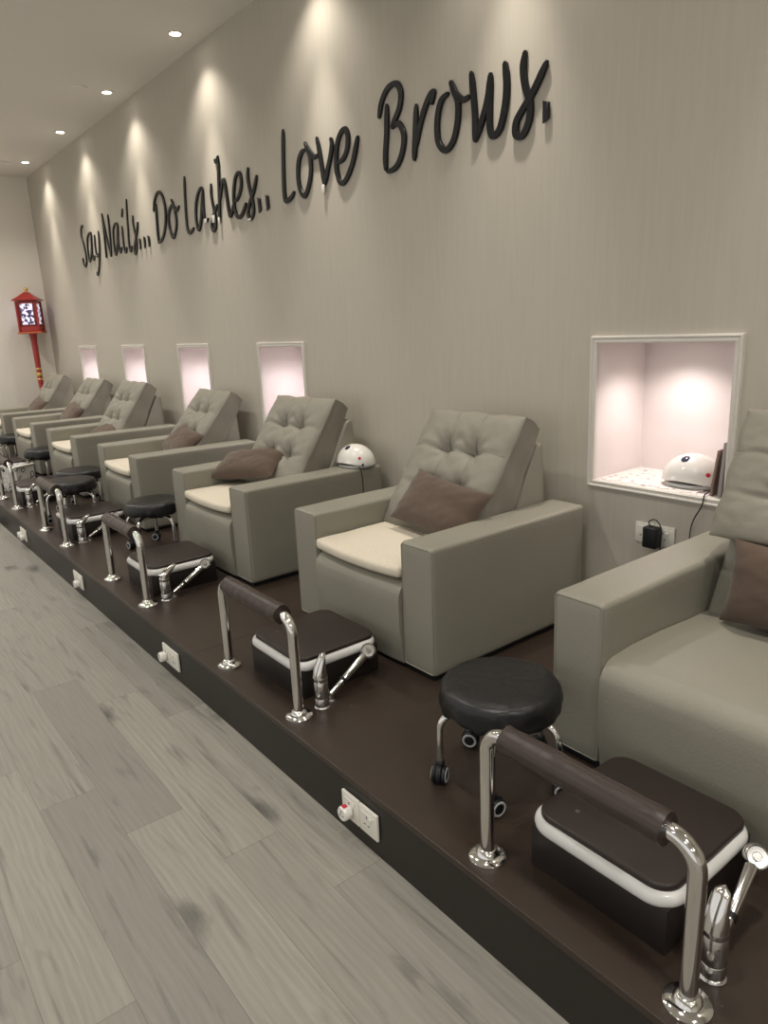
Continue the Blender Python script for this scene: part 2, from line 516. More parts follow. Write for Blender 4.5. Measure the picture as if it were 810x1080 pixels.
# ------------------------------------------------------------------ pedicure armchairs
def tufted_cushion():
    U = Vector((.576, 0, .817)); N = Vector((-.817, 0, .576)); Y = Vector((0, 1, 0))
    O = Vector((-.075, 0, .415))
    Wd, Ln, T = .565, .585, .112
    ns, nt_ = 48, 50
    cs = (.345, .635); ct = (.35, .67)
    tufts = [(a, b) for a in cs for b in ct]
    def front(s, t):
        e = (1 - abs(2 * s - 1) ** 5) * (1 - abs(2 * t - 1) ** 5)
        d = .036 * e ** .6
        for a, b in tufts:
            r2 = ((s - a) * Wd) ** 2 + ((t - b) * Ln) ** 2
            d -= .040 * math.exp(-r2 / .0034) + .012 * math.exp(-r2 / .0004)
            # pleats fanning out of each tuft
            ang = math.atan2((t - b) * Ln, (s - a) * Wd)
            d += .0055 * math.sin(9 * ang + a * 20) * math.exp(-r2 / .010) * (1 - math.exp(-r2 / .0006))
        for a in cs:
            d -= .010 * math.exp(-(((s - a) * Wd) / .010) ** 2) * e
        for b in ct:
            d -= .009 * math.exp(-(((t - b) * Ln) / .011) ** 2) * e
        p = Vector((s * 5, t * 5, 3.1))
        d += .006 * noise.noise(p) + .003 * noise.noise(p * 3.3)
        return d
    bm = bmesh.new()
    def outline(s, t):
        # slightly pinched between corners, edge swelling in thirds
        sx = (2 * s - 1); tx = (2 * t - 1)
        kx = 1 + .012 * math.cos(3 * math.pi * tx) * (1 - abs(tx) ** 4) * 1.0
        kt = 1 + .012 * math.cos(3 * math.pi * sx) * (1 - abs(sx) ** 4)
        return sx * Wd / 2 * kx, (.5 + tx * .5 * kt) * Ln
    def P(s, t, d, g=1.0):
        w, l = outline(s, t)
        l = Ln / 2 + (l - Ln / 2) * g; w *= g
        if d < -.008: d *= 1 + .85 * (1 - max(0, min(1, t)))      # the filling sags towards the bottom
        return O + Y * w + U * l + N * d
    grid = [[bm.verts.new(P(i / ns, j / nt_, front(i / ns, j / nt_))) for i in range(ns + 1)] for j in range(nt_ + 1)]
    for j in range(nt_):
        for i in range(ns):
            bm.faces.new((grid[j][i], grid[j][i + 1], grid[j + 1][i + 1], grid[j + 1][i]))
    ring = [(i, 0) for i in range(ns)] + [(ns, j) for j in range(nt_)] + [(ns - i, nt_) for i in range(ns)] + [(0, nt_ - j) for j in range(nt_)]
    prev = [grid[j][i] for i, j in ring]
    for k, (d, g) in enumerate(((-.006, 1.012), (-.011, 1.004), (-.03, 1.018), (-.055, 1.022), (-.08, 1.018), (-.100, 1.004), (-.106, 1.012), (-.112, .99))):
        cur = []
        for i, j in ring:
            s, t = i / ns, j / nt_
            wig = .004 * noise.noise(Vector((s * 14, t * 14, d * 30)))
            cur.append(bm.verts.new(P(s, t, d, g + wig)))
        n = len(cur)
        for a in range(n):
            bm.faces.new((prev[a], cur[a], cur[(a + 1) % n], prev[(a + 1) % n]))
        prev = cur
    c = bm.verts.new(O + U * (Ln / 2) + N * (-.118 * 1.43))
    for a in range(len(prev)):
        bm.faces.new((prev[a], c, prev[(a + 1) % len(prev)]))
    buttons = []
    for a, b in tufts:
        w, l = outline(a, b)
        d = front(a, b)
        buttons.append(O + Y * w + U * l + N * (d + .003))
    seams = []
    for a in cs:
        seams.append([O + Y * outline(a, j / 60)[0] + U * outline(a, j / 60)[1] + N * (front(a, j / 60) + .0006) for j in range(1, 60)])
    seams.append([O + Y * outline(i / 60, ct[1])[0] + U * outline(i / 60, ct[1])[1] + N * (front(i / 60, ct[1]) + .0004) for i in range(1, 60)])
    return bm, buttons, N, seams

def pillow_bm(w=.47, h=.255, t=.115, seed=1.0):
    """soft cushion: width along Y, height along Z, thickness along X"""
    bm = bmesh.new()
    n, m = 34, 24
    def pt(i, j, side):
        a = 2 * i / n - 1; b = 2 * j / m - 1
        e = max(0, (1 - abs(a) ** 3.2)) ** .62 * max(0, (1 - abs(b) ** 3.0)) ** .62
        y = a * w / 2 * (1 - .045 * (1 - a * a) * 0 - .06 * (1 - b * b) * abs(a) ** 3)
        z = b * h / 2 * (1 - .09 * (1 - a * a) * abs(b) ** 3)
        p = Vector((a * 2.3 + seed, b * 1.9, side * 2))
        x = side * (t / 2 * e + .008 * noise.noise(p * 1.3) * e + .004 * noise.noise(p * 3.5) * e)
        # pull folds near the corners
        x += side * .004 * math.sin(16 * (a + b) + seed) * e * (abs(a * b)) ** .8
        return Vector((x, y, z))
    A = [[None] * (m + 1) for _ in range(n + 1)]; B = [[None] * (m + 1) for _ in range(n + 1)]
    for i in range(n + 1):
        for j in range(m + 1):
            edge = i in (0, n) or j in (0, m)
            A[i][j] = bm.verts.new(pt(i, j, -1))
            B[i][j] = A[i][j] if edge else bm.verts.new(pt(i, j, 1))
    for i in range(n):
        for j in range(m):
            bm.faces.new((A[i][j], A[i + 1][j], A[i + 1][j + 1], A[i][j + 1]))
            bm.faces.new((B[i][j + 1], B[i + 1][j + 1], B[i + 1][j], B[i][j]))
    return bm

def seat_bm():
    """seat block with a rounded, slightly swollen front"""
    poly = [(-.437, .02), (-.448, .08), (-.455, .17), (-.457, .26)]
    for k in range(1, 8):
        a = math.radians(90 * k / 8)
        poly.append((-.457 + .075 * (1 - math.cos(a)), .285 + .072 * math.sin(a)))
    poly += [(-.30, .362), (-.15, .360), (0, .352), (.15, .345), (.15, .02)]
    bm = bmesh.new()
    ny = 22
    cols = []
    for j in range(ny + 1):
        v = -.281 + .562 * j / ny
        e = 1 - abs(2 * j / ny - 1) ** 6
        col = []
        for (x, z) in poly:
            k = .986 + .014 * e
            dx = -.006 * e if x < -.3 else 0
            nn = .0035 * noise.noise(Vector((x * 9, v * 6, z * 9)))
            wr = .003 * math.sin(v * 40 + x * 55) * math.exp(-((x - .0) / .16) ** 2) if z > .33 else 0
            col.append(bm.verts.new((x + dx + nn, v, z * k + nn + wr if z > .03 else z)))
        cols.append(col)
    n = len(poly)
    for A, B in zip(cols, cols[1:]):
        for k in range(n):
            bm.faces.new((A[k], A[(k + 1) % n], B[(k + 1) % n], B[k]))
    bm.faces.new(cols[0]); bm.faces.new(list(reversed(cols[-1])))
    return bm

def make_armchair(label, loc):
    t = thing('armchair', label, 'armchair', loc, (0, 0, 0), 'grey pedicure armchairs along the lettered wall')
    for s in (-1, 1):
        bm = bmesh.new()
        lo, hi = sorted((s * .283, s * .457))
        box(bm, (-.44, lo, .02), (.44, hi, .515), .016, 4)
        bmesh.ops.subdivide_edges(bm, edges=[e for e in bm.edges if e.calc_length() > .1], cuts=14, use_grid_fill=True)
        for v in bm.verts:
            nn = noise.noise(Vector((v.co.x * 5, v.co.y * 9 + s, v.co.z * 5)))
            v.co += Vector((0, .0022 * nn, .0022 * nn if v.co.z > .3 else 0))
        a = ob('arm', bm, M_LEATHER, t)
        bm = bmesh.new()
        fr = [(-.4385, y, z) for y, z in rrect(lo + .007, hi - .007, .028, .508, .010, 4)]
        tube(bm, fr, .0028, 6, closed=True)
        ob('piping', bm, M_LEATHER, a)
    ob('seat', seat_bm(), M_LEATHER, t)
    bm = bmesh.new()
    poly = [(.10, .30), (.330, .752), (.352, .766), (.368, .768), (.380, .755), (.415, .30), (.425, .03), (.10, .03)]
    prism(bm, poly, 1, -.281, .281, .012, 3)
    ob('back_frame', bm, M_LEATHER, t)
    bm, btn, N, seams = tufted_cushion()
    c = ob('back_cushion', bm, M_LEATHER2, t, angle=60)
    for sm in seams:
        bm = bmesh.new(); tube(bm, sm, .0016, 5)
        ob('seam', bm, M_SEAM, c)
    for p in btn:
        bm = bmesh.new()
        lathe(bm, [(0, .006), (.006, .0055), (.010, .003), (.0115, 0), (.010, -.004), (0, -.005)], 14, p, 0, rot_to(N))
        ob('button', bm, M_LEATHER2, c)
    bm = bmesh.new()
    box(bm, (-.425, -.44, .0), (.42, .44, .022))
    ob('plinth', bm, M_BLACK, t)
    return t

CH = [(.800, 0), (2.255, .5), (3.650, .5), (5.115, -1.5), (6.565, .5), (7.960, .5), (9.315, 0)]
CX = -.515
labels = ['grey armchair nearest the camera, cut by the right edge, with bare leather seat',
          'grey armchair with cream seat pad below the blank wall, second from the camera',
          'grey armchair with a white nail lamp standing on its arm',
          'grey armchair just beyond the one carrying the nail lamp',
          'grey armchair fifth from the camera with its brown pillow lying low',
          'grey armchair below the farthest wall niche, sixth from the camera',
          'farthest grey armchair, beside the red lantern at the left edge']
chairs = []
for i_, (y, a) in enumerate(CH):
    if i_ == 0:
        c = make_armchair(labels[0], (CX, y, PH))
    else:
        c = dup(chairs[0], labels[i_], (CX, y, PH), (0, 0, math.radians(a)))
    chairs.append(c)
# the loose back cushions do not all sit alike
def shift_cushion(chair, rx, ry, rz, d=(0, 0, 0)):
    for ch in chair.children:
        if ch.name.startswith('back_cushion'):
            piv = Vector((-.075, 0, .415))
            E_ = Matrix.Rotation(math.radians(rz), 4, 'Z') @ Matrix.Rotation(math.radians(ry), 4, 'Y') @ Matrix.Rotation(math.radians(rx), 4, 'X')
            ch.matrix_local = Matrix.Translation(piv + Vector(d)) @ E_ @ Matrix.Translation(-piv)
shift_cushion(chairs[2], 0, 0, 4)
shift_cushion(chairs[3], 0, 4, 0, (.06, 0, 0))
shift_cushion(chairs[5], 0, 3, 0, (.05, 0, 0))
shift_cushion(chairs[6], 0, 1, 0, (.03, 0, 0))
# the nearest chair has its cushion pushed up short, like a head rest
for ch in chairs[0].children:
    if ch.name.startswith('back_cushion'):
        U_ = Vector((.576, 0, .817)); k_ = .36 - 1
        S_ = Matrix([[1 + k_ * U_.x * U_.x, 0, k_ * U_.x * U_.z, 0], [0, 1, 0, 0], [k_ * U_.x * U_.z, 0, 1 + k_ * U_.z * U_.z, 0], [0, 0, 0, 1]])
        ch.matrix_local = Matrix.Translation((.0, .0, .574)) @ Matrix.Rotation(math.radians(-13), 4, 'Y') @ S_ @ Matrix.Translation((.075, 0, -.415))

# cream seat pads
bm = bmesh.new()
box(bm, (-.452, -.278, .366), (.02, .278, .410), .016, 4)
bmesh.ops.subdivide_edges(bm, edges=[e for e in bm.edges if e.calc_length() > .1], cuts=16, use_grid_fill=True)
for v in bm.verts:
    fx = max(0, (-v.co.x - .28) / .17)
    v.co.z += -.010 * fx * fx * (1 - (v.co.y / .28) ** 2) + .004 * noise.noise(Vector((v.co.x * 8, v.co.y * 8, 0))) * (1 if v.co.z > .38 else .3)
    v.co.x += -.010 * (1 - (v.co.y / .28) ** 2) * (1 if v.co.x < -.4 else 0)
pad0 = None
plabels = [None, 'cream towelling seat pad on the second armchair from the camera, nearest of the pads',
           'cream towelling seat pad on the armchair carrying the nail lamp',
           'cream towelling seat pad on the armchair just beyond the nail lamp one',
           'cream towelling seat pad on the fifth armchair from the camera',
           'cream towelling seat pad on the sixth armchair, below the farthest niche',
           'cream towelling seat pad on the farthest armchair']
for i_ in range(1, 7):
    y, a = CH[i_]
    if pad0 is None:
        pad0 = ob('seat_pad', bm, M_CREAM); o = pad0
    else:
        o = pad0.copy(); COL.objects.link(o)
    tag(o, plabels[i_], 'seat pad', 'cream pads on the armchairs')
    o.location = (CX, y, PH); o.rotation_euler = (0, 0, math.radians(a))

# brown pillows
R = math.radians
pil0 = ob('pillow', pillow_bm(), M_BROWN)
# (dx, dy) from the chair centre, height over platform, rotation
PIL = [((.060, -.040, .488), (0, 14, 0), 'brown pillow on the bare seat of the nearest armchair'),
       ((-.050, -.080, .538), (7, 40, 2), 'brown pillow leaning on the tufted back of the second armchair'),
       ((-.090, .135, .528), (-10, 62, 14), 'brown pillow tipped over towards the left arm of the armchair with the nail lamp'),
       ((.030, -.06, .525), (8, 50, 0), 'brown pillow on the armchair just beyond the nail lamp one'),
       ((-.030, -.05, .480), (0, 74, 0), 'brown pillow lying low on the fifth armchair'),
       ((.030, -.06, .53), (8, 42, 0), 'brown pillow on the sixth armchair, below the farthest niche'),
       ((.010, -.05, .525), (6, 44, 0), 'brown pillow on the farthest armchair beside the red lantern')]
for i_, (d, r, lb) in enumerate(PIL):
    o = pil0 if i_ == 0 else pil0.copy()
    if i_: COL.objects.link(o)
    y, a = CH[i_]
    o.location = (CX + d[0], y + d[1], PH + d[2])
    o.rotation_euler = (R(r[0]), R(r[1]), R(r[2] + a))
    tag(o, lb, 'pillow', 'brown pillows on the armchairs')

# ------------------------------------------------------------------ foot baths, rails, taps
def station_y(k): return .790 + 1.411 * k
def make_rail(label, loc):
    t = thing('foot_rail', label, 'foot rail', loc, (0, 0, 0), 'chrome foot rails on the platform edge')
    pts = [(0, -.262, .004), (0, -.262, .15), (0, -.262, .300)]
    for k in range(1, 9):
        a = R(90 * k / 8); pts.append((0, -.262 + .058 * (1 - math.cos(a)), .300 + .058 * math.sin(a)))
    pts += [(0, 0, .358)]
    pts += [(0, -y, z) for (_, y, z) in reversed(pts[:-1])]
    bm = bmesh.new(); tube(bm, pts, .0175, 18)
    ob('frame', bm, M_CHROME, t)
    bm = bmesh.new()
    N_ = 40; pp = []; rr = []
    for k in range(N_ + 1):
        y = -.200 + .400 * k / N_
        pp.append((0, y, .358)); rr.append(.0335 + .0022 * noise.noise(Vector((0, y * 25, 0))))
    tube(bm, pp, rr, 20)
    for v in bm.verts:
        q = v.co - Vector((0, v.co.y, .358))
        k = 1 + .05 * math.cos(4 * math.atan2(q.z, q.x) + .8) + .02 * noise.noise(v.co * 30)
        v.co = Vector((0, v.co.y, .358)) + q * k
    ob('rail_pad', bm, M_PAD, t)
    for s in (-1, 1):
        bm = bmesh.new()
        lathe(bm, [(.018, .03), (.022, .028), (.028, .016), (.040, .013), (.046, .008), (.047, .001), (.047, 0), (.0, 0)], 28, (0, s * .262, 0))
        ob('flange', bm, M_CHROME, t)
    return t

def make_bath(label, loc):
    t = thing('foot_bath', label, 'foot bath', loc, (0, 0, 0), 'boxed foot baths in front of the armchairs')
    x0, x1, y0, y1 = -.185, .185, -.187, .192
    bm = bmesh.new(); box(bm, (x0 + .012, y0 + .012, 0), (x1 - .006, y1 - .012, .112), .003, 2)
    ob('base_box', bm, M_BASE, t)
    out = rrect(x0 + .016, x1 - .016, y0 + .016, y1 - .016, .05, 8)
    bm = bmesh.new(); tube(bm, [(x, y, .122) for x, y in out], .0185, 14, closed=True)
    inn = [bm.verts.new((x, y, .118)) for x, y in out]; bm.faces.new(inn)
    ob('rim', bm, M_RIM, t)
    lid = rrect(x0 + .015, x1 - .004, y0 + .013, y1 - .013, .05, 8)
    bm = bmesh.new(); prism(bm, lid, 2, .134, .154, .006, 3)
    l = ob('lid', bm, M_LID, t)
    bm = bmesh.new(); lathe(bm, [(0, .1552), (.005, .1552), (.006, .1538), (0, .1535)], 12, (x0 + .085, y1 - .09, 0))
    ob('finger_hole', bm, M_DARKHOLE, l)
    return t

def make_tap(label, loc):
    t = thing('tap', label, 'tap', loc, (0, 0, 0), 'chrome taps beside the foot baths')
    bm = bmesh.new()
    lathe(bm, [(0, 0), (.028, 0), (.029, .003), (.027, .006), (.0250, .008), (.0250, .035), (.0238, .037), (.0250, .039), (.0250, .098),
               (.0235, .100), (.0235, .103), (.0250, .105), (.0250, .118), (.020, .124), (0, .126)], 30)
    ob('body', bm, M_STEEL, t)
    # scooped lever
    bm = bmesh.new()
    rows = []
    for k in range(13):
        s = k / 12
        w = .0255 * (1 - .38 * s ** 1.3) * (1 if s < .85 else math.sqrt(max(.02, 1 - ((s - .85) / .15) ** 2)))
        z = .118 + .082 * s
        lean = .004 + .020 * s * s
        th = .020 * (1 - s) + .007
        ring = []
        for q in range(14):
            a = 2 * math.pi * q / 14
            ring.append(bm.verts.new((lean + th * math.cos(a) - .006, w * math.sin(a), z)))
        rows.append(ring)
    for A, B in zip(rows, rows[1:]):
        for q in range(14): bm.faces.new((A[q], A[(q + 1) % 14], B[(q + 1) % 14], B[q]))
    bm.faces.new(rows[0]); bm.faces.new(rows[-1])
    ob('lever', bm, M_CHROME, t, angle=60)
    bm = bmesh.new(); lathe(bm, [(0, .004), (.004, .003), (.005, 0), (0, -.002)], 12, (-.0160, -.0160, .085), 0, rot_to((-1, -1, 0)))
    ob('indicator', bm, M_CHROME, t)
    return t

def make_shower(label, loc):
    """hand shower resting in a small holder next to the tap"""
    t = thing('hand_shower', label, 'hand shower', loc, (0, 0, 0), 'chrome hand showers beside the foot baths')
    a = Vector((-.185, .0, .025)); b = Vector((0, .0, .118)); d = (b - a).normalized()
    bm = bmesh.new(); tube(bm, [a, a + d * .06, a + d * .075, a + d * .19], [.0105, .011, .0135, .015], 14)
    ob('handle', bm, M_CHROME, t)
    bm = bmesh.new(); tube(bm, [a + d * .062, a + d * .074], .0150, 16)
    ob('joint_ring', bm, M_BLACK, t)
    fd = Vector((-.55, -.55, .62)).normalized()
    bm = bmesh.new()
    lathe(bm, [(0, -.027), (.015, -.024), (.025, -.012), (.029, .002), (.0285, .010), (.025, .014), (.022, .010), (0, .009)], 26, b + d * .006, 0, rot_to(fd))
    h = ob('shower_head', bm, M_STEEL, t)
    bm = bmesh.new()
    lathe(bm, [(0, .0125), (.009, .0125), (.011, .0105), (0, .009)], 18, b + d * .006, 0, rot_to(fd))
    ob('nozzle', bm, M_CHROME, h)
    bm = bmesh.new()
    lathe(bm, [(0, 0), (.02, 0), (.02, .004), (.012, .006), (.011, .026), (.013, .03), (0, .031)], 18, (a.x, a.y, 0))
    ob('holder', bm, M_STEEL, t)
    return t

pos_words = ['nearest the camera, at the bottom right corner', 'in front of the second armchair', 'in front of the armchair with the nail lamp',
             'in front of the fourth armchair from the camera', 'in front of the fifth armchair from the camera', 'in front of the sixth armchair, far left edge']
rail0 = bath0 = tap0 = sh0 = None
for k in range(6):
    y0 = station_y(k)
    lr = 'brown padded chrome foot rail ' + pos_words[k]
    lb_ = 'brown lidded foot bath with white rim ' + pos_words[k]
    lt = 'chrome upright tap ' + pos_words[k]
    ls = 'chrome hand shower by the bath ' + pos_words[k]
    if k == 0:
        rail0 = make_rail(lr, (-1.452, y0, PH)); bath0 = make_bath(lb_, (-1.213, y0, PH))
        tap0 = make_tap(lt, (-1.352, y0 - .258, PH)); sh0 = make_shower(ls, (-1.118, y0 - .222, PH))
        sh0.rotation_euler = (0, 0, R(6))
        continue
    bth = dup(bath0, lb_, (-1.213, y0, PH))
    if k < 5:
        dup(rail0, lr, (-1.448, y0, PH))
        tp = dup(tap0, lt, (-1.350, y0 - .258, PH))
        if k >= 2:
            for ch in tp.children:
                if ch.name.startswith('lever'):
                    ch.rotation_euler = (0, R(34), 0); ch.location = (-.066, 0, .022)
            tp.rotation_euler = (0, 0, R(-10))
        dup(sh0, ls, (-1.118, y0 - .222, PH))

# ------------------------------------------------------------------ rolling stools
def make_stool(label, loc, rot):
    t = thing('stool', label, 'stool', loc, (0, 0, rot), 'low black rolling stools')
    bm = bmesh.new(); lathe(bm, [(0, .232), (.14, .232), (.155, .24), (.158, .27), (.15, .295), (.08, .303), (0, .304)], 40)
    ob('seat', bm, M_BLACK, t)
    # elasticated film cover, gathered below the rim
    bm = bmesh.new(); n = 96
    prof = [(.0, .314), (.03, .3138), (.06, .3134), (.095, .3125), (.125, .311), (.148, .308), (.160, .303), (.1665, .294), (.1695, .282), (.171, .268), (.171, .255), (.169, .244), (.164, .236), (.154, .233)]
    rings = []
    for i, (r, z) in enumerate(prof):
        if r == 0: rings.append([bm.verts.new((0, 0, z))]); continue
        ring = []
        amp = max(0, (i - 6)) / 7.0
        for k in range(n):
            a = 2 * math.pi * k / n
            p = Vector((math.cos(a) * 2.2, math.sin(a) * 2.2, z * 10))
            dr = amp * (.0075 * noise.noise(p * 3.2) + .0035 * math.sin(19 * a + 4 * noise.noise(p)))
            dz = (-.010 * amp * (.5 + noise.noise(p * 2.0)) if i > 9 else 0) + (.0018 * noise.noise(Vector((r * math.cos(a) * 22, r * math.sin(a) * 40, 3.3))))
            ring.append(bm.verts.new(((r + dr) * math.cos(a), (r + dr) * math.sin(a), z + dz)))
        rings.append(ring)
    for A, B in zip(rings, rings[1:]):
        for k in range(n):
            k2 = (k + 1) % n
            if len(A) == 1: bm.faces.new((A[0], B[k], B[k2]))
            else: bm.faces.new((A[k], B[k], B[k2], A[k2]))
    ob('seat_cover', bm, M_COVER, t, angle=70)
    bm = bmesh.new(); lathe(bm, [(0, .20), (.05, .20), (.055, .205), (.055, .23), (0, .231)], 24)
    ob('hub', bm, M_BLACK, t)
    for k in range(5):
        a = 2 * math.pi * k / 5
        ca, sa = math.cos(a), math.sin(a)
        prof2 = [(.03, .214), (.10, .214)] + [(.125 + .048 * math.sin(R(q)), .166 + .048 * math.cos(R(q))) for q in range(0, 91, 15)] + [(.174, .12), (.174, .062)]
        bm = bmesh.new(); tube(bm, [(r * ca, r * sa, z) for r, z in prof2], .0105, 14)
        leg = ob('leg', bm, M_CHROME, t)
        w = a + [1.2, 2.4, .5, 1.9, .9][k]
        dx, dy = math.cos(w), math.sin(w)
        cx, cy = .174 * ca + .010 * dx, .174 * sa + .010 * dy
        ax = Vector((-dy, dx, 0))
        bm = bmesh.new()
        lathe(bm, [(0, .052), (.013, .052), (.013, .064), (.010, .068), (0, .068)], 14, (.174 * ca, .174 * sa, 0))
        # hood between the twin wheels
        MM = Matrix.Translation((cx, cy, .027)) @ rot_to(ax)
        lathe(bm, [(0, -.0075), (.0265, -.0075), (.028, -.005), (.028, .005), (.0265, .0075), (0, .0075)], 24, (0, 0, 0), 0, MM)
        ob('caster', bm, M_BLACK, leg)
        for s in (-1, 1):
            bm = bmesh.new()
            MM = Matrix.Translation(Vector((cx, cy, .0262)) + ax * (.0145 * s)) @ rot_to(ax * s)
            lathe(bm, [(0, -.006), (.0235, -.006), (.0262, -.003), (.0262, .003), (.0245, .0058), (.022, .0062)], 24, (0, 0, 0), 0, MM)
            lathe(bm, [(.0225, .006), (.0205, .0078), (.0165, .0078), (.0150, .0065)], 24, (0, 0, 0), 1, MM)
            lathe(bm, [(.0155, .0068), (.010, .0075), (0, .008)], 18, (0, 0, 0), 0, MM)
            ob('wheel', bm, [M_BLACK, M_GREYRING], leg)
    return t
st0 = make_stool('black covered rolling stool in the foreground between the two nearest armchairs', (-1.186, 1.254, PH), R(143))
dup(st0, 'black covered rolling stool beside the armchair with the nail lamp', (-1.03, 4.280, PH), (0, 0, R(70)))
dup(st0, 'front one of two black stools side by side before the fourth armchair', (-1.21, 5.405, PH), (0, 0, R(20)))
dup(st0, 'rear one of two black stools side by side before the fourth armchair', (-1.05, 5.79, PH), (0, 0, R(95)))
dup(st0, 'black rolling stool in the gap between the fifth and sixth armchairs', (-.955, 7.245, PH), (0, 0, R(45)))
dup(st0, 'farthest black rolling stool, barely showing before the last armchair', (-.92, 8.635, PH), (0, 0, R(10)))

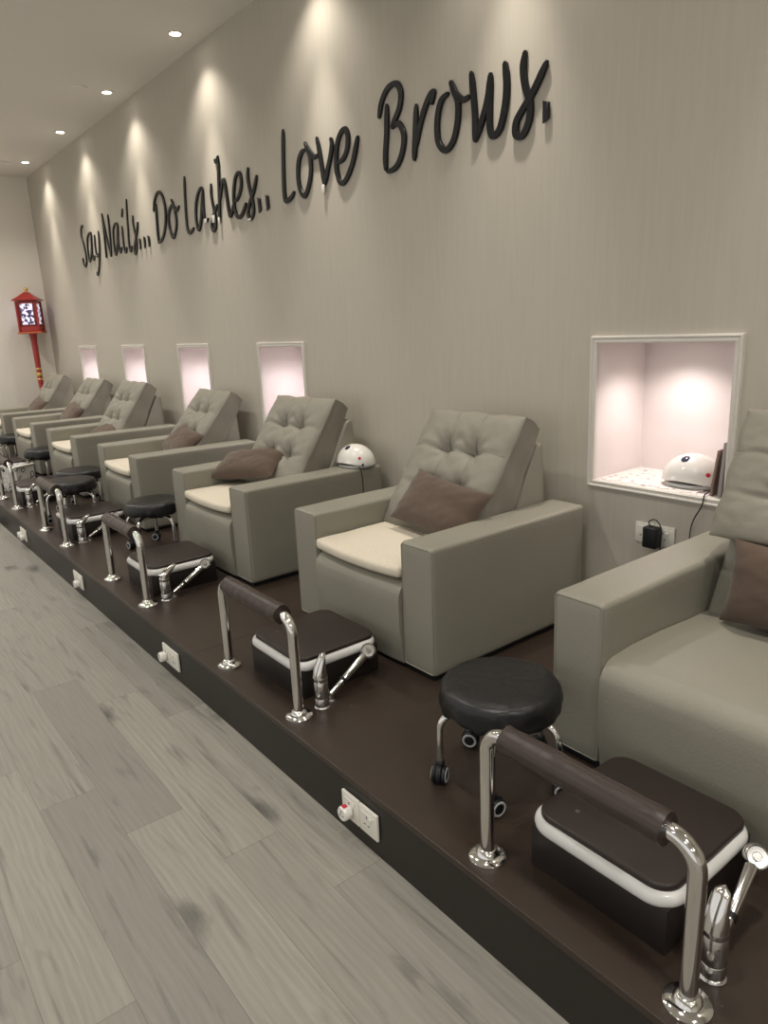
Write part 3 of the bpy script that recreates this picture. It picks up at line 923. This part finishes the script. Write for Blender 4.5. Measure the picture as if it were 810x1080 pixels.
# ------------------------------------------------------------------ lettering on the wall
LETTERS = [
 ('S', [[(8.214, 2.615), (8.238, 2.633), (8.293, 2.606), (8.311, 2.534), (8.269, 2.446), (8.246, 2.349), (8.256, 2.275), (8.319, 2.232), (8.358, 2.268), (8.365, 2.323)]]),
 ('a', [[(7.975, 2.524), (7.997, 2.537), (8.074, 2.528), (8.137, 2.473), (8.162, 2.361), (8.151, 2.271), (8.084, 2.312), (8.015, 2.419), (7.975, 2.524)], [(7.983, 2.507), (8.018, 2.398), (8.026, 2.322), (8.007, 2.271), (7.95, 2.309)]]),
 ('y', [[(7.884, 2.503), (7.905, 2.407), (7.901, 2.325), (7.875, 2.292), (7.829, 2.318)], [(7.751, 2.524), (7.762, 2.441), (7.803, 2.315), (7.874, 2.189), (7.945, 2.118), (7.958, 2.15)]]),
 ('N', [[(7.577, 2.629), (7.581, 2.518), (7.597, 2.374), (7.608, 2.251)], [(7.581, 2.663), (7.556, 2.554), (7.514, 2.394), (7.461, 2.25)], [(7.413, 2.631), (7.417, 2.508), (7.434, 2.366), (7.461, 2.25)]]),
 ('a', [[(7.17, 2.514), (7.219, 2.525), (7.277, 2.509), (7.316, 2.467), (7.341, 2.365), (7.331, 2.257), (7.276, 2.301), (7.219, 2.408), (7.17, 2.514)], [(7.171, 2.505), (7.211, 2.379), (7.215, 2.295), (7.189, 2.264), (7.137, 2.305)]]),
 ('i', [[(7.066, 2.483), (7.08, 2.374), (7.08, 2.286), (7.051, 2.25), (7.003, 2.291)], [(7.0, 2.624), (7.036, 2.556)]]),
 ('l', [[(6.871, 2.688), (6.897, 2.578), (6.918, 2.446), (6.939, 2.312), (6.919, 2.246), (6.871, 2.287)]]),
 ('s', [[(6.76, 2.534), (6.775, 2.482), (6.764, 2.409), (6.748, 2.336), (6.756, 2.265), (6.806, 2.211), (6.821, 2.25), (6.77, 2.321), (6.7, 2.401), (6.658, 2.465)]]),
 ('.', [[(6.659, 2.311), (6.666, 2.256)]]),
 ('.', [[(6.549, 2.314), (6.559, 2.256)]]),
 ('.', [[(6.449, 2.311), (6.455, 2.257)]]),
 ('D', [[(6.272, 2.496), (6.227, 2.573), (6.161, 2.619), (6.096, 2.62), (6.042, 2.57), (6.021, 2.48), (6.045, 2.382), (6.117, 2.289), (6.19, 2.252), (6.224, 2.25)], [(6.206, 2.55), (6.223, 2.431), (6.235, 2.316), (6.228, 2.237)]]),
 ('o', [[(5.887, 2.536), (5.854, 2.492), (5.83, 2.416), (5.832, 2.342), (5.879, 2.274), (5.926, 2.251), (5.967, 2.31), (5.977, 2.399), (5.937, 2.461), (5.871, 2.489), (5.829, 2.464), (5.793, 2.441), (5.74, 2.467)]]),
 ('L', [[(5.591, 2.655), (5.614, 2.516), (5.632, 2.365), (5.63, 2.281), (5.595, 2.247), (5.542, 2.26), (5.508, 2.275)]]),
 ('a', [[(5.288, 2.509), (5.318, 2.527), (5.376, 2.502), (5.433, 2.431), (5.457, 2.33), (5.43, 2.249), (5.374, 2.307), (5.329, 2.416), (5.288, 2.509)], [(5.29, 2.522), (5.307, 2.412), (5.308, 2.327), (5.285, 2.293), (5.242, 2.307)]]),
 ('s', [[(5.149, 2.53), (5.161, 2.457), (5.147, 2.378), (5.128, 2.297), (5.143, 2.232), (5.179, 2.212), (5.2, 2.251), (5.161, 2.307), (5.11, 2.35), (5.071, 2.378)]]),
 ('h', [[(5.061, 2.674), (5.037, 2.651), (4.997, 2.685)], [(4.999, 2.677), (5.022, 2.533), (5.043, 2.385), (5.065, 2.254)], [(5.041, 2.384), (4.991, 2.474), (4.947, 2.522), (4.927, 2.474), (4.917, 2.366), (4.896, 2.277), (4.855, 2.304), (4.831, 2.343)]]),
 ('e', [[(4.828, 2.358), (4.758, 2.374), (4.7, 2.437), (4.696, 2.503), (4.727, 2.526), (4.78, 2.492), (4.82, 2.394), (4.816, 2.298), (4.772, 2.25), (4.71, 2.268), (4.646, 2.326)]]),
 ('s', [[(4.584, 2.536), (4.599, 2.481), (4.588, 2.409), (4.558, 2.323), (4.56, 2.252), (4.606, 2.219), (4.634, 2.257), (4.596, 2.319), (4.529, 2.384), (4.473, 2.469)]]),
 ('.', [[(4.472, 2.315), (4.469, 2.26)]]),
 ('.', [[(4.363, 2.315), (4.364, 2.259)]]),
 ('L', [[(4.111, 2.662), (4.13, 2.51), (4.145, 2.366), (4.145, 2.284), (4.127, 2.259), (4.07, 2.271), (4.025, 2.299)]]),
 ('o', [[(3.881, 2.545), (3.861, 2.507), (3.833, 2.46), (3.832, 2.384), (3.861, 2.312), (3.915, 2.256), (3.961, 2.299), (3.974, 2.381), (3.956, 2.455), (3.916, 2.497), (3.872, 2.502)], [(3.869, 2.526), (3.833, 2.481), (3.789, 2.447), (3.738, 2.45)]]),
 ('v', [[(3.753, 2.546), (3.732, 2.468), (3.713, 2.369), (3.697, 2.279)], [(3.613, 2.513), (3.604, 2.475), (3.623, 2.42), (3.659, 2.353), (3.697, 2.279)]]),
 ('e', [[(3.557, 2.371), (3.503, 2.384), (3.462, 2.427), (3.45, 2.489), (3.476, 2.527), (3.525, 2.505), (3.562, 2.441), (3.57, 2.343), (3.549, 2.28), (3.515, 2.261), (3.463, 2.292), (3.408, 2.359), (3.357, 2.469)]]),
 ('B', [[(3.173, 2.508), (3.147, 2.577), (3.094, 2.627), (3.028, 2.633), (2.993, 2.586), (3.008, 2.518), (3.072, 2.448)], [(3.076, 2.444), (3.018, 2.452), (2.979, 2.391), (2.997, 2.314), (3.048, 2.259), (3.122, 2.246)], [(3.104, 2.561), (3.113, 2.435), (3.13, 2.329), (3.129, 2.254)]]),
 ('r', [[(2.881, 2.508), (2.892, 2.388), (2.906, 2.26)], [(2.898, 2.306), (2.86, 2.401), (2.814, 2.482), (2.776, 2.522), (2.756, 2.525), (2.771, 2.477)]]),
 ('o', [[(2.643, 2.545), (2.621, 2.503), (2.595, 2.445), (2.6, 2.364), (2.63, 2.293), (2.683, 2.264), (2.73, 2.313), (2.733, 2.404), (2.705, 2.476), (2.652, 2.5)], [(2.636, 2.521), (2.604, 2.478), (2.559, 2.448), (2.515, 2.453)]]),
 ('w', [[(2.51, 2.549), (2.496, 2.453), (2.486, 2.348), (2.489, 2.259)], [(2.489, 2.259), (2.444, 2.339), (2.407, 2.422), (2.39, 2.512)], [(2.39, 2.512), (2.398, 2.383), (2.396, 2.291), (2.375, 2.261), (2.336, 2.287), (2.307, 2.371), (2.299, 2.449), (2.309, 2.532)]]),
 ('s', [[(2.198, 2.542), (2.21, 2.486), (2.2, 2.415), (2.173, 2.343), (2.177, 2.279), (2.211, 2.229), (2.247, 2.239), (2.246, 2.286), (2.212, 2.326), (2.156, 2.378), (2.083, 2.474)]]),
 ('.', [[(2.086, 2.314), (2.09, 2.272)]]),
]
# vtip (3.705, 2.269) [(5.281, 2.297), (5.147, 2.289), (5.062, 2.27), (4.611, 2.218)]

def letter_bm(strokes, rad):
    bm = bmesh.new()
    for si, st in enumerate(strokes):
        P = [Vector((y, z)) for y, z in smooth_path([(y, z, 0) for y, z in st], 8)] if False else [Vector((q.x, q.y)) for q in smooth_path([(y, z, 0) for y, z in st], 8)]
        N_ = len(P)
        cum = [0.0]
        for a, b in zip(P, P[1:]): cum.append(cum[-1] + (b - a).length)
        Ltot = cum[-1]
        lv, rv = [], []
        for i, p in enumerate(P):
            d = (P[min(i + 1, N_ - 1)] - P[max(i - 1, 0)])
            d = d.normalized() if d.length > 1e-6 else Vector((0, 1))
            nrm = Vector((-d.y, d.x))
            e = min(cum[i], Ltot - cum[i])
            # broad-nib stroke: heavier on the downstrokes, tapering to rounded ends
            w = rad * (.80 + .28 * abs(d.y)) * (.62 + .38 * min(1, e / .05))
            if e < rad * .5: w *= math.sqrt(max(.12, 1 - (1 - e / (rad * .5)) ** 2))
            lv.append(p + nrm * w); rv.append(p - nrm * w)
        rings = []
        for i in range(N_):
            fx = -.0125 - .0025 * i / N_ - .0004 * si
            bx = -.003
            a, b = lv[i], rv[i]
            c = (a + b) / 2
            a2 = c + (a - c) * .9; b2 = c + (b - c) * .9
            rings.append([bm.verts.new((bx, a.x, a.y)), bm.verts.new((fx + .0025, a.x, a.y)), bm.verts.new((fx, a2.x, a2.y)),
                          bm.verts.new((fx, b2.x, b2.y)), bm.verts.new((fx + .0025, b.x, b.y)), bm.verts.new((bx, b.x, b.y))])
        for A, B in zip(rings, rings[1:]):
            for k in range(6):
                bm.faces.new((A[k], A[(k + 1) % 6], B[(k + 1) % 6], B[k]))
        bm.faces.new(rings[0]); bm.faces.new(list(reversed(rings[-1])))
    return bm
def spacer(bm, st):
    """short peg that holds a letter off the wall"""
    y, z = st[len(st) // 2]
    box(bm, (-.005, y - .004, z - .004), (0.001, y + .004, z + .004))

LLAB = ['black cut-out capital S starting the word Say, far left of the wall slogan', 'black cut-out letter a in the word Say', 'black cut-out letter y in the word Say',
        'black cut-out capital N of the word Nails', 'black cut-out letter a in the word Nails', 'black cut-out letter i in the word Nails',
        'black cut-out letter l in the word Nails', 'black cut-out letter s ending the word Nails',
        'first of the three black dots after the word Nails', 'middle one of the three black dots after the word Nails', 'last of the three black dots after the word Nails',
        'black cut-out capital D of the word Do', 'black cut-out letter o in the word Do', 'black cut-out capital L of the word Lashes',
        'black cut-out letter a in the word Lashes', 'black cut-out first letter s in the middle of the word Lashes', 'tall black cut-out letter h in the word Lashes',
        'black cut-out letter e in the word Lashes', 'black cut-out letter s ending the word Lashes',
        'left one of the two black dots after the word Lashes', 'right one of the two black dots after the word Lashes',
        'black cut-out capital L of the word Love', 'black cut-out letter o in the word Love', 'black cut-out letter v in the word Love with white tip', 'black cut-out letter e ending the word Love',
        'large black cut-out capital B of the word Brows', 'black cut-out letter r in the word Brows', 'black cut-out letter o in the word Brows',
        'black cut-out letter w in the word Brows', 'black cut-out letter s ending the word Brows', 'black full stop after the word Brows, far right of the slogan']
letter_objs = []
for (ch, strokes), lb_ in zip(LETTERS, LLAB):
    dot = ch == '.'
    rad = .022 if dot else (.0160 if strokes[0][0][0] < 4.2 else (.0145 if strokes[0][0][0] < 6.4 else .0125))
    if dot:
        (y0, z0), (y1, z1) = strokes[0]
        hw = .021
        q = [(y0 + .018, z0 + .020), (y0 - .016, z0 + .008), (y1 - .018, z1 - .010), (y1 + .014, z1 - .022)]
        bm = bmesh.new(); prism(bm, q, 0, -.0135, -.003, .003, 2)
        spacer(bm, [((y0 + y1) / 2, (z0 + z1) / 2)])
    else:
        bm = letter_bm(strokes, rad)
        for st in strokes: spacer(bm, st)
    o = ob('wall_dot' if dot else 'wall_letter', bm, M_LETTER, None, True, 35)
    tag(o, lb_, 'sign letter', 'cut-out letters of the wall slogan')
    letter_objs.append(o)
def white_tip(k, y, z, w, h):
    bm = bmesh.new(); box(bm, (-.0180, y - w, z - h), (-.0110, y + w, z + h), .002, 2)
    o = ob('bare_tip', bm, M_LAMPWHITE, letter_objs[k]); o['label'] = 'white bare patch'
white_tip(23, 3.705, 2.262, .013, .022)
white_tip(14, 5.285, 2.295, .020, .014)
white_tip(15, 5.150, 2.290, .018, .026)
white_tip(16, 5.062, 2.268, .014, .022)
white_tip(18, 4.611, 2.216, .020, .007)

# ------------------------------------------------------------------ power points
def socket_bm_plate(y):
    bm = bmesh.new()
    box(bm, (-.009, y - .0425, -.043), (0, y + .0425, .043), .0025, 3)
    box(bm, (-.0105, y - .030, .022), (-.008, y + .030, .0265), .001, 2)
    return bm
def make_socket(label, cat, group, loc):
    t = thing('power_socket', label, cat, loc, (0, 0, 0), group)
    for y in (-.0435, .0435):
        p = ob('plate', socket_bm_plate(y), M_PLATE, t)
        bm = bmesh.new(); box(bm, (-.0125, y - .020, .004), (-.008, y - .006, .019), .0015, 2)
        ob('switch', bm, M_PLATE, p)
        bm = bmesh.new()
        for (a, b, w, h) in ((.006, .012, .002, .0045), (-.004 + .001, -.012, .0045, .0018), (.016, -.012, .0045, .0018)):
            box(bm, (-.0095, y + a - w, b - h), (-.0085, y + a + w, b + h))
        ob('slots', bm, M_DARKHOLE, p)
    return t
def make_plug(label, loc, sticker=False):
    t = thing('plug', label, 'plug', loc, (0, 0, 0), 'white plugs in the low power sockets')
    bm = bmesh.new(); lathe(bm, [(0, -.014), (.017, -.014), (.021, -.010), (.0225, -.002), (.0225, .012), (.020, .016), (0, .016)], 26, (0, 0, 0), 0, rot_to((-1, 0, 0)))
    b = ob('body', bm, M_LAMPWHITE, t)
    bm = bmesh.new()
    for (a, c, w, h) in ((0, .008, .0018, .004), (-.007, -.004, .0035, .0016), (.007, -.004, .0035, .0016)):
        box(bm, (-.0166, a - w, c - h), (-.0155, a + w, c + h))
    ob('slots', bm, M_DARKHOLE, b)
    if sticker:
        bm = bmesh.new(); box(bm, (-.012, -.008, .0205), (.004, .008, .0230), .001, 2)
        s_ = ob('sticker', bm, M_RED, b); s_['label'] = 'red sticker'
    return t
sk0 = None
SKL = ['white double power socket low on the dark step, nearest the camera', 'white double power socket low on the step before the second foot rail',
       'white double power socket low on the step, third from the camera', 'farthest white double power socket low on the step']
SKY = [1.497, 2.909, 4.310, 5.700]
for k in range(4):
    loc = (PX, SKY[k], .101)
    if k == 0: sk0 = make_socket(SKL[0], 'power socket', 'power sockets along the step', loc)
    else: dup(sk0, SKL[k], loc)
pl0 = make_plug('white round plug with a red sticker in the nearest low socket', (PX - .0235, SKY[0] + .047, .092), True)
def plug_copy(lb_, loc):
    r = dup(pl0, lb_, loc)
    for ch in list(r.children):
        for g_ in list(ch.children):
            if g_.name.startswith('sticker'): bpy.data.objects.remove(g_)
plug_copy('white round plug in the second low socket from the camera', (PX - .0235, SKY[1] + .050, .092))
plug_copy('white round plug in the third low socket from the camera', (PX - .0235, SKY[2] - .02, .086))
plug_copy('left white plug of the pair in the farthest low socket', (PX - .0235, SKY[3] + .045, .092))
plug_copy('right white plug of the pair in the farthest low socket', (PX - .0235, SKY[3] - .03, .086))
dup(sk0, 'white double power socket on the wall below the nearest niche', (0, 1.512, .625), None, 'power sockets on the lettered wall')
dup(sk0, 'white power socket on the wall just behind the second armchair', (0, 2.985, .655), None, 'power sockets on the lettered wall')
plug_copy('white plug in the wall socket behind the second armchair', (-.0235, 3.03, .652))
# black adapter with its looped lead
t = thing('power_adapter', 'black adapter with looped lead in the wall socket below the nearest niche', 'power adapter', (-.014, 1.505, .625))
bm = bmesh.new(); box(bm, (-.045, -.030, -.045), (.001, .030, .040), .006, 3); ob('body', bm, M_BLACK, t)
bm = bmesh.new()
tube(bm, smooth_path([(-.03, .0, .038), (-.036, .008, .062), (-.036, -.018, .075), (-.034, -.040, .055), (-.03, -.044, .02), (-.026, -.04, -.05), (-.02, -.05, -.13)], 6), .0024, 8)
ob('lead', bm, M_BLACK, t)

# ------------------------------------------------------------------ nail lamps
def make_nail_lamp(label, loc, rz):
    t = thing('nail_lamp', label, 'nail lamp', loc, (0, 0, rz), 'white dome nail lamps')
    bm = bmesh.new()
    n = 44; prof = [(1.0, .012), (1.01, .018)] + [(math.cos(math.radians(q)), .022 + .103 * math.sin(math.radians(q))) for q in (6, 16, 26, 36, 46, 56, 66, 76, 84)] + [(0, .125)]
    rings = []
    for r, z in prof:
        if r == 0: rings.append([bm.verts.new((0, 0, z))]); continue
        ring = []
        for k in range(n):
            a = 2 * math.pi * k / n
            zz = z
            if z < .03: zz += .016 * max(0, math.cos(a - math.pi)) ** 3       # raised front lip over the opening
            ring.append(bm.verts.new((.098 * r * math.cos(a), .122 * r * math.sin(a), zz)))
        rings.append(ring)
    for A, B in zip(rings, rings[1:]):
        for k in range(n):
            k2 = (k + 1) % n
            if len(B) == 1: bm.faces.new((A[k], A[k2], B[0]))
            else: bm.faces.new((A[k], A[k2], B[k2], B[k]))
    bm.faces.new(rings[0])
    ob('shell', bm, M_LAMPWHITE, t, angle=60)
    bm = bmesh.new(); lathe(bm, [(0, 0), (.088, 0), (.091, .004), (.088, .014), (0, .014)], 36)
    bmesh.ops.scale(bm, vec=(1, 1.24, 1), verts=bm.verts[:])
    ob('base_plate', bm, M_GREYRING, t)
    def on_shell(az, r_):
        z = None
        for (ra, za), (rb, zb) in zip(prof, prof[1:]):
            if rb <= r_ <= ra:
                f = (ra - r_) / (ra - rb) if ra != rb else 0
                z = za + (zb - za) * f; break
        p = Vector((.098 * r_ * math.cos(az), .122 * r_ * math.sin(az), z))
        nrm = Vector((p.x / .098 ** 2, p.y / .122 ** 2, (p.z - .022) / .103 ** 2)).normalized()
        return p, nrm
    p, nrm = on_shell(R(172), .52)
    bm = bmesh.new(); lathe(bm, [(0, .0035), (.013, .003), (.017, .0), (.016, -.004), (0, -.004)], 24, p, 0, rot_to(nrm)); ob('display', bm, M_NAVY, t)
    p, nrm = on_shell(R(232), .93)
    bm = bmesh.new(); lathe(bm, [(0, .004), (.007, .0035), (.009, 0), (0, -.003)], 18, p, 0, rot_to(nrm)); ob('button', bm, M_RED, t)
    p, nrm = on_shell(R(240), 1.0)
    bm = bmesh.new(); lathe(bm, [(0, .004), (.006, .004), (.007, 0), (0, -.003)], 14, p + Vector((0, 0, -.006)), 0, rot_to(nrm)); ob('cable_port', bm, M_BLACK, t)
    return t
nl0 = make_nail_lamp('white dome nail lamp inside the nearest wall niche', (.130, 1.440, NZ0 + .006), 0)
dup(nl0, 'white dome nail lamp standing on the arm of the third armchair', (-.185, 3.290, PH + .516), (0, 0, R(8)))
def cable(name, label, pts, r=.0025):
    bm = bmesh.new(); tube(bm, smooth_path(pts, 6), r, 8)
    o = ob(name, bm, M_BLACK); tag(o, label, 'cable'); return o
cable('cable', 'thin black cable hanging from the niche nail lamp over the sill', [(.066, 1.325, .835), (.03, 1.322, .822), (-.012, 1.315, .818), (-.026, 1.315, .78), (-.022, 1.345, .72), (-.018, 1.358, .66), (-.016, 1.36, .52), (-.016, 1.36, .40)])
cable('cable', 'thin black cable hanging down beside the armchair from its nail lamp', [(-.235, 3.192, PH + .53), (-.24, 3.180, PH + .523), (-.245, 3.160, PH + .505), (-.245, 3.150, PH + .44), (-.245, 3.15, PH + .2), (-.245, 3.14, PH + .004)], .003)

# lace cloth in the niche
mlace = mat('white_lace', '#ded4cf', rough=0.8, bump=.6, bscale=60)
nt = mlace.node_tree; vo = nt.nodes.new('ShaderNodeTexVoronoi'); vo.inputs['Scale'].default_value = 26
tc = nt.nodes.new('ShaderNodeTexCoord'); nt.links.new(tc.outputs['Object'], vo.inputs['Vector'])
cr = nt.nodes.new('ShaderNodeValToRGB'); cr.color_ramp.elements[0].position = .12; cr.color_ramp.elements[0].color = lin('#a88f87')
cr.color_ramp.elements[1].position = .32; cr.color_ramp.elements[1].color = lin('#e9e1dc')
nt.links.new(vo.outputs['Distance'], cr.inputs['Fac']); nt.links.new(cr.outputs['Color'], nt.nodes['Principled BSDF'].inputs['Base Color'])
bm = bmesh.new(); n1, n2 = 26, 30
g_ = [[bm.verts.new((.012 + .30 * i / n1 + .006 * math.sin(j * 1.1), 1.36 + .43 * j / n2 + .005 * math.sin(i * 1.3), NZ0 + .003 + .004 * abs(noise.noise(Vector((i * .35, j * .35, 0)))))) for j in range(n2 + 1)] for i in range(n1 + 1)]
for i in range(n1):
    for j in range(n2): bm.faces.new((g_[i][j], g_[i + 1][j], g_[i + 1][j + 1], g_[i][j + 1]))
ext = bmesh.ops.extrude_face_region(bm, geom=bm.faces[:])
for q in ext['geom']:
    if isinstance(q, bmesh.types.BMVert): q.co.z = NZ0 + .0005
tag(ob('lace_cloth', bm, mlace), 'white patterned lace cloth spread in the nearest niche beside the lamp', 'cloth')

# boards leaning at the right of the niche
def board(x0, x1, yb, h_, lean, th, m, label):
    bm = bmesh.new(); box(bm, (x0, 0, 0), (x1, th, h_), .002, 2)
    o = ob('leaning_board', bm, m, loc=(0, yb, NZ0 + .001), rot=(R(lean), 0, 0))
    tag(o, label, 'board', 'boards leaning in the niche')
board(.012, .150, 1.300, .175, 6.5, .010, M_CARD2, 'brownish upright card leaning beside the niche nail lamp, left of a taller grey one')
board(.008, .170, 1.264, .205, 3.0, .014, M_BOARD, 'taller grey card standing against the right side of the niche')

# ------------------------------------------------------------------ red lantern in the far corner
t = thing('floor_lantern', 'red lantern on a tall red pole standing in the far corner', 'lantern', (-.255, 9.985, PH), (0, 0, R(-28)))
Z0 = 1.395; Z1 = 1.765      # lantern body over the platform
mglow = mat('lantern_panel', '#d8d2dc', rough=.4)
nt = mglow.node_tree; b = nt.nodes['Principled BSDF']
n_ = nt.nodes.new('ShaderNodeTexNoise'); n_.inputs['Scale'].default_value = 26; n_.inputs['Detail'].default_value = 3
tc = nt.nodes.new('ShaderNodeTexCoord'); nt.links.new(tc.outputs['Object'], n_.inputs['Vector'])
cr = nt.nodes.new('ShaderNodeValToRGB'); cr.color_ramp.elements[0].position = .44; cr.color_ramp.elements[0].color = lin('#3b2f52')
cr.color_ramp.elements[1].position = .54; cr.color_ramp.elements[1].color = lin('#f0ecff')
nt.links.new(n_.outputs['Fac'], cr.inputs['Fac'])
nt.links.new(cr.outputs['Color'], b.inputs['Base Color']); nt.links.new(cr.outputs['Color'], b.inputs['Emission Color'])
b.inputs['Emission Strength'].default_value = .8
hw = .112
bm = bmesh.new()
for sx in (-1, 1):
    for sy in (-1, 1):
        box(bm, (sx * hw - .012, sy * hw - .012, Z0), (sx * hw + .012, sy * hw + .012, Z1), .003, 2)
for z0, z1 in ((Z0, Z0 + .075), (Z1 - .03, Z1)):
    box(bm, (-hw, -hw, z0), (hw, hw, z1), .002, 2)
ob('lantern_frame', bm, M_LRED, t)
bm = bmesh.new(); box(bm, (-hw + .008, -hw + .008, Z0 + .07), (hw - .008, hw - .008, Z1 - .025)); ob('glass_panels', bm, mglow, t)
for k in range(4):
    bm = bmesh.new(); Mz = Matrix.Rotation(math.pi / 2 * k, 4, 'Z')
    for x0, x1 in ((-hw + .012, -hw + .040), (hw - .040, hw - .012)):
        box(bm, (x0, -hw - .003, Z0 + .075), (x1, -hw + .004, Z1 - .03), .001, 2, 0, Mz)
    box(bm, (-hw + .04, -hw - .003, Z0 + .072), (hw - .04, -hw + .004, Z0 + .092), .001, 2, 0, Mz)
    ob('lattice', bm, M_LDARK, t)
bm = bmesh.new()
rows = []
for w, z in ((.146, Z1 - .004), (.148, Z1 + .006), (.105, Z1 + .045), (.062, Z1 + .078), (.030, Z1 + .105), (.018, Z1 + .112)):
    rows.append([bm.verts.new((sx * w, sy * w, z + (.010 if w > .14 else 0))) for sx, sy in ((-1, -1), (1, -1), (1, 1), (-1, 1))])
for A, B in zip(rows, rows[1:]):
    for k in range(4): bm.faces.new((A[k], A[(k + 1) % 4], B[(k + 1) % 4], B[k]))
bm.faces.new(rows[0]); bm.faces.new(rows[-1])
ob('roof', bm, M_LRED, t, smooth=False)
bm = bmesh.new(); lathe(bm, [(0, Z1 + .11), (.014, Z1 + .112), (.012, Z1 + .122), (.022, Z1 + .132), (.024, Z1 + .145), (.016, Z1 + .162), (0, Z1 + .168)], 20)
ob('finial', bm, M_GOLD, t)
bm = bmesh.new(); box(bm, (-.138, -.138, Z0 - .018), (.138, .138, Z0 + .002), .004, 2); ob('base_tray', bm, mat('orange_wood', '#b5623a', rough=.4), t)
bm = bmesh.new(); lathe(bm, [(0, Z0 - .018), (.050, Z0 - .018), (.042, Z0 - .05), (.036, Z0 - .12), (.033, .96), (.026, .5), (.024, .03), (.06, .03), (.11, .02), (.12, .0), (0, 0)], 24)
ob('pole', bm, M_LRED, t)
bm = bmesh.new(); lathe(bm, [(.03, .96), (.037, .95), (.030, .92), (.030, .90), (.039, .885), (.039, .865), (.030, .85), (.030, .83), (.036, .815), (.028, .80)], 22)
ob('collar', bm, M_GOLD, t)

# ------------------------------------------------------------------ patterned boxes at the far end
mprint = mat('printed_card', '#c9c6c0', rough=.7)
nt = mprint.node_tree; b = nt.nodes['Principled BSDF']
vo = nt.nodes.new('ShaderNodeTexVoronoi'); vo.inputs['Scale'].default_value = 15.0
tc = nt.nodes.new('ShaderNodeTexCoord'); nt.links.new(tc.outputs['Object'], vo.inputs['Vector'])
cr = nt.nodes.new('ShaderNodeValToRGB'); cr.color_ramp.interpolation = 'CONSTANT'
e = cr.color_ramp.elements
e[0].position = 0; e[0].color = lin('#c9c6c0'); e[1].position = .20; e[1].color = lin('#2f2d2c')
for p_, c_ in ((.34, '#c9c6c0'), (.52, '#8d8a86'), (.57, '#c9c6c0')):
    q = e.new(p_); q.color = lin(c_)
nt.links.new(vo.outputs['Distance'], cr.inputs['Fac']); nt.links.new(cr.outputs['Color'], b.inputs['Base Color'])
def carton(label, loc, rz, w, d, h_):
    t = thing('printed_box', label, 'box', loc, (0, 0, rz), 'printed cartons at the far end')
    bm = bmesh.new(); box(bm, (-w / 2, -d / 2, 0), (w / 2, d / 2, h_), .002, 1); ob('body', bm, mprint, t)
    bm = bmesh.new(); box(bm, (-w / 2 - .006, -d / 2 - .012, h_ - .001), (w / 2 + .006, -d / 2 + .02, h_ + .008), .003, 2); ob('flap', bm, M_WHITE, t)
    return t
carton('white carton printed with black rings beside the fifth foot bath', (-1.245, 7.02, PH), R(30), .20, .18, .215)
carton('grey carton printed with black rings at the far left edge before the last armchair', (-1.26, 8.46, PH), R(-4), .30, .28, .22)
# something small and dark blue on the floor at the left edge
bm = bmesh.new()
box(bm, (-.045, -.12, 0), (.045, .12, .022), .010, 3)
sl = ob('slipper', bm, M_DARKBLUE, None, loc=(-1.595, 6.66, 0.001), rot=(0, 0, R(8)))
bm = bmesh.new()
rows = []
for k in range(9):
    a = math.pi * k / 8
    rows.append([bm.verts.new((.043 * math.cos(a), y, .020 + h_ * math.sin(a))) for y, h_ in ((.0, .045), (.05, .040), (.10, .022))])
for A, B in zip(rows, rows[1:]):
    for k in range(2): bm.faces.new((A[k], A[k + 1], B[k + 1], B[k]))
bmesh.ops.solidify(bm, geom=bm.faces[:], thickness=.004)
ob('strap', bm, M_DARKBLUE, sl)
tag(sl, 'small dark blue slipper on the floor against the step at the left edge', 'slipper')
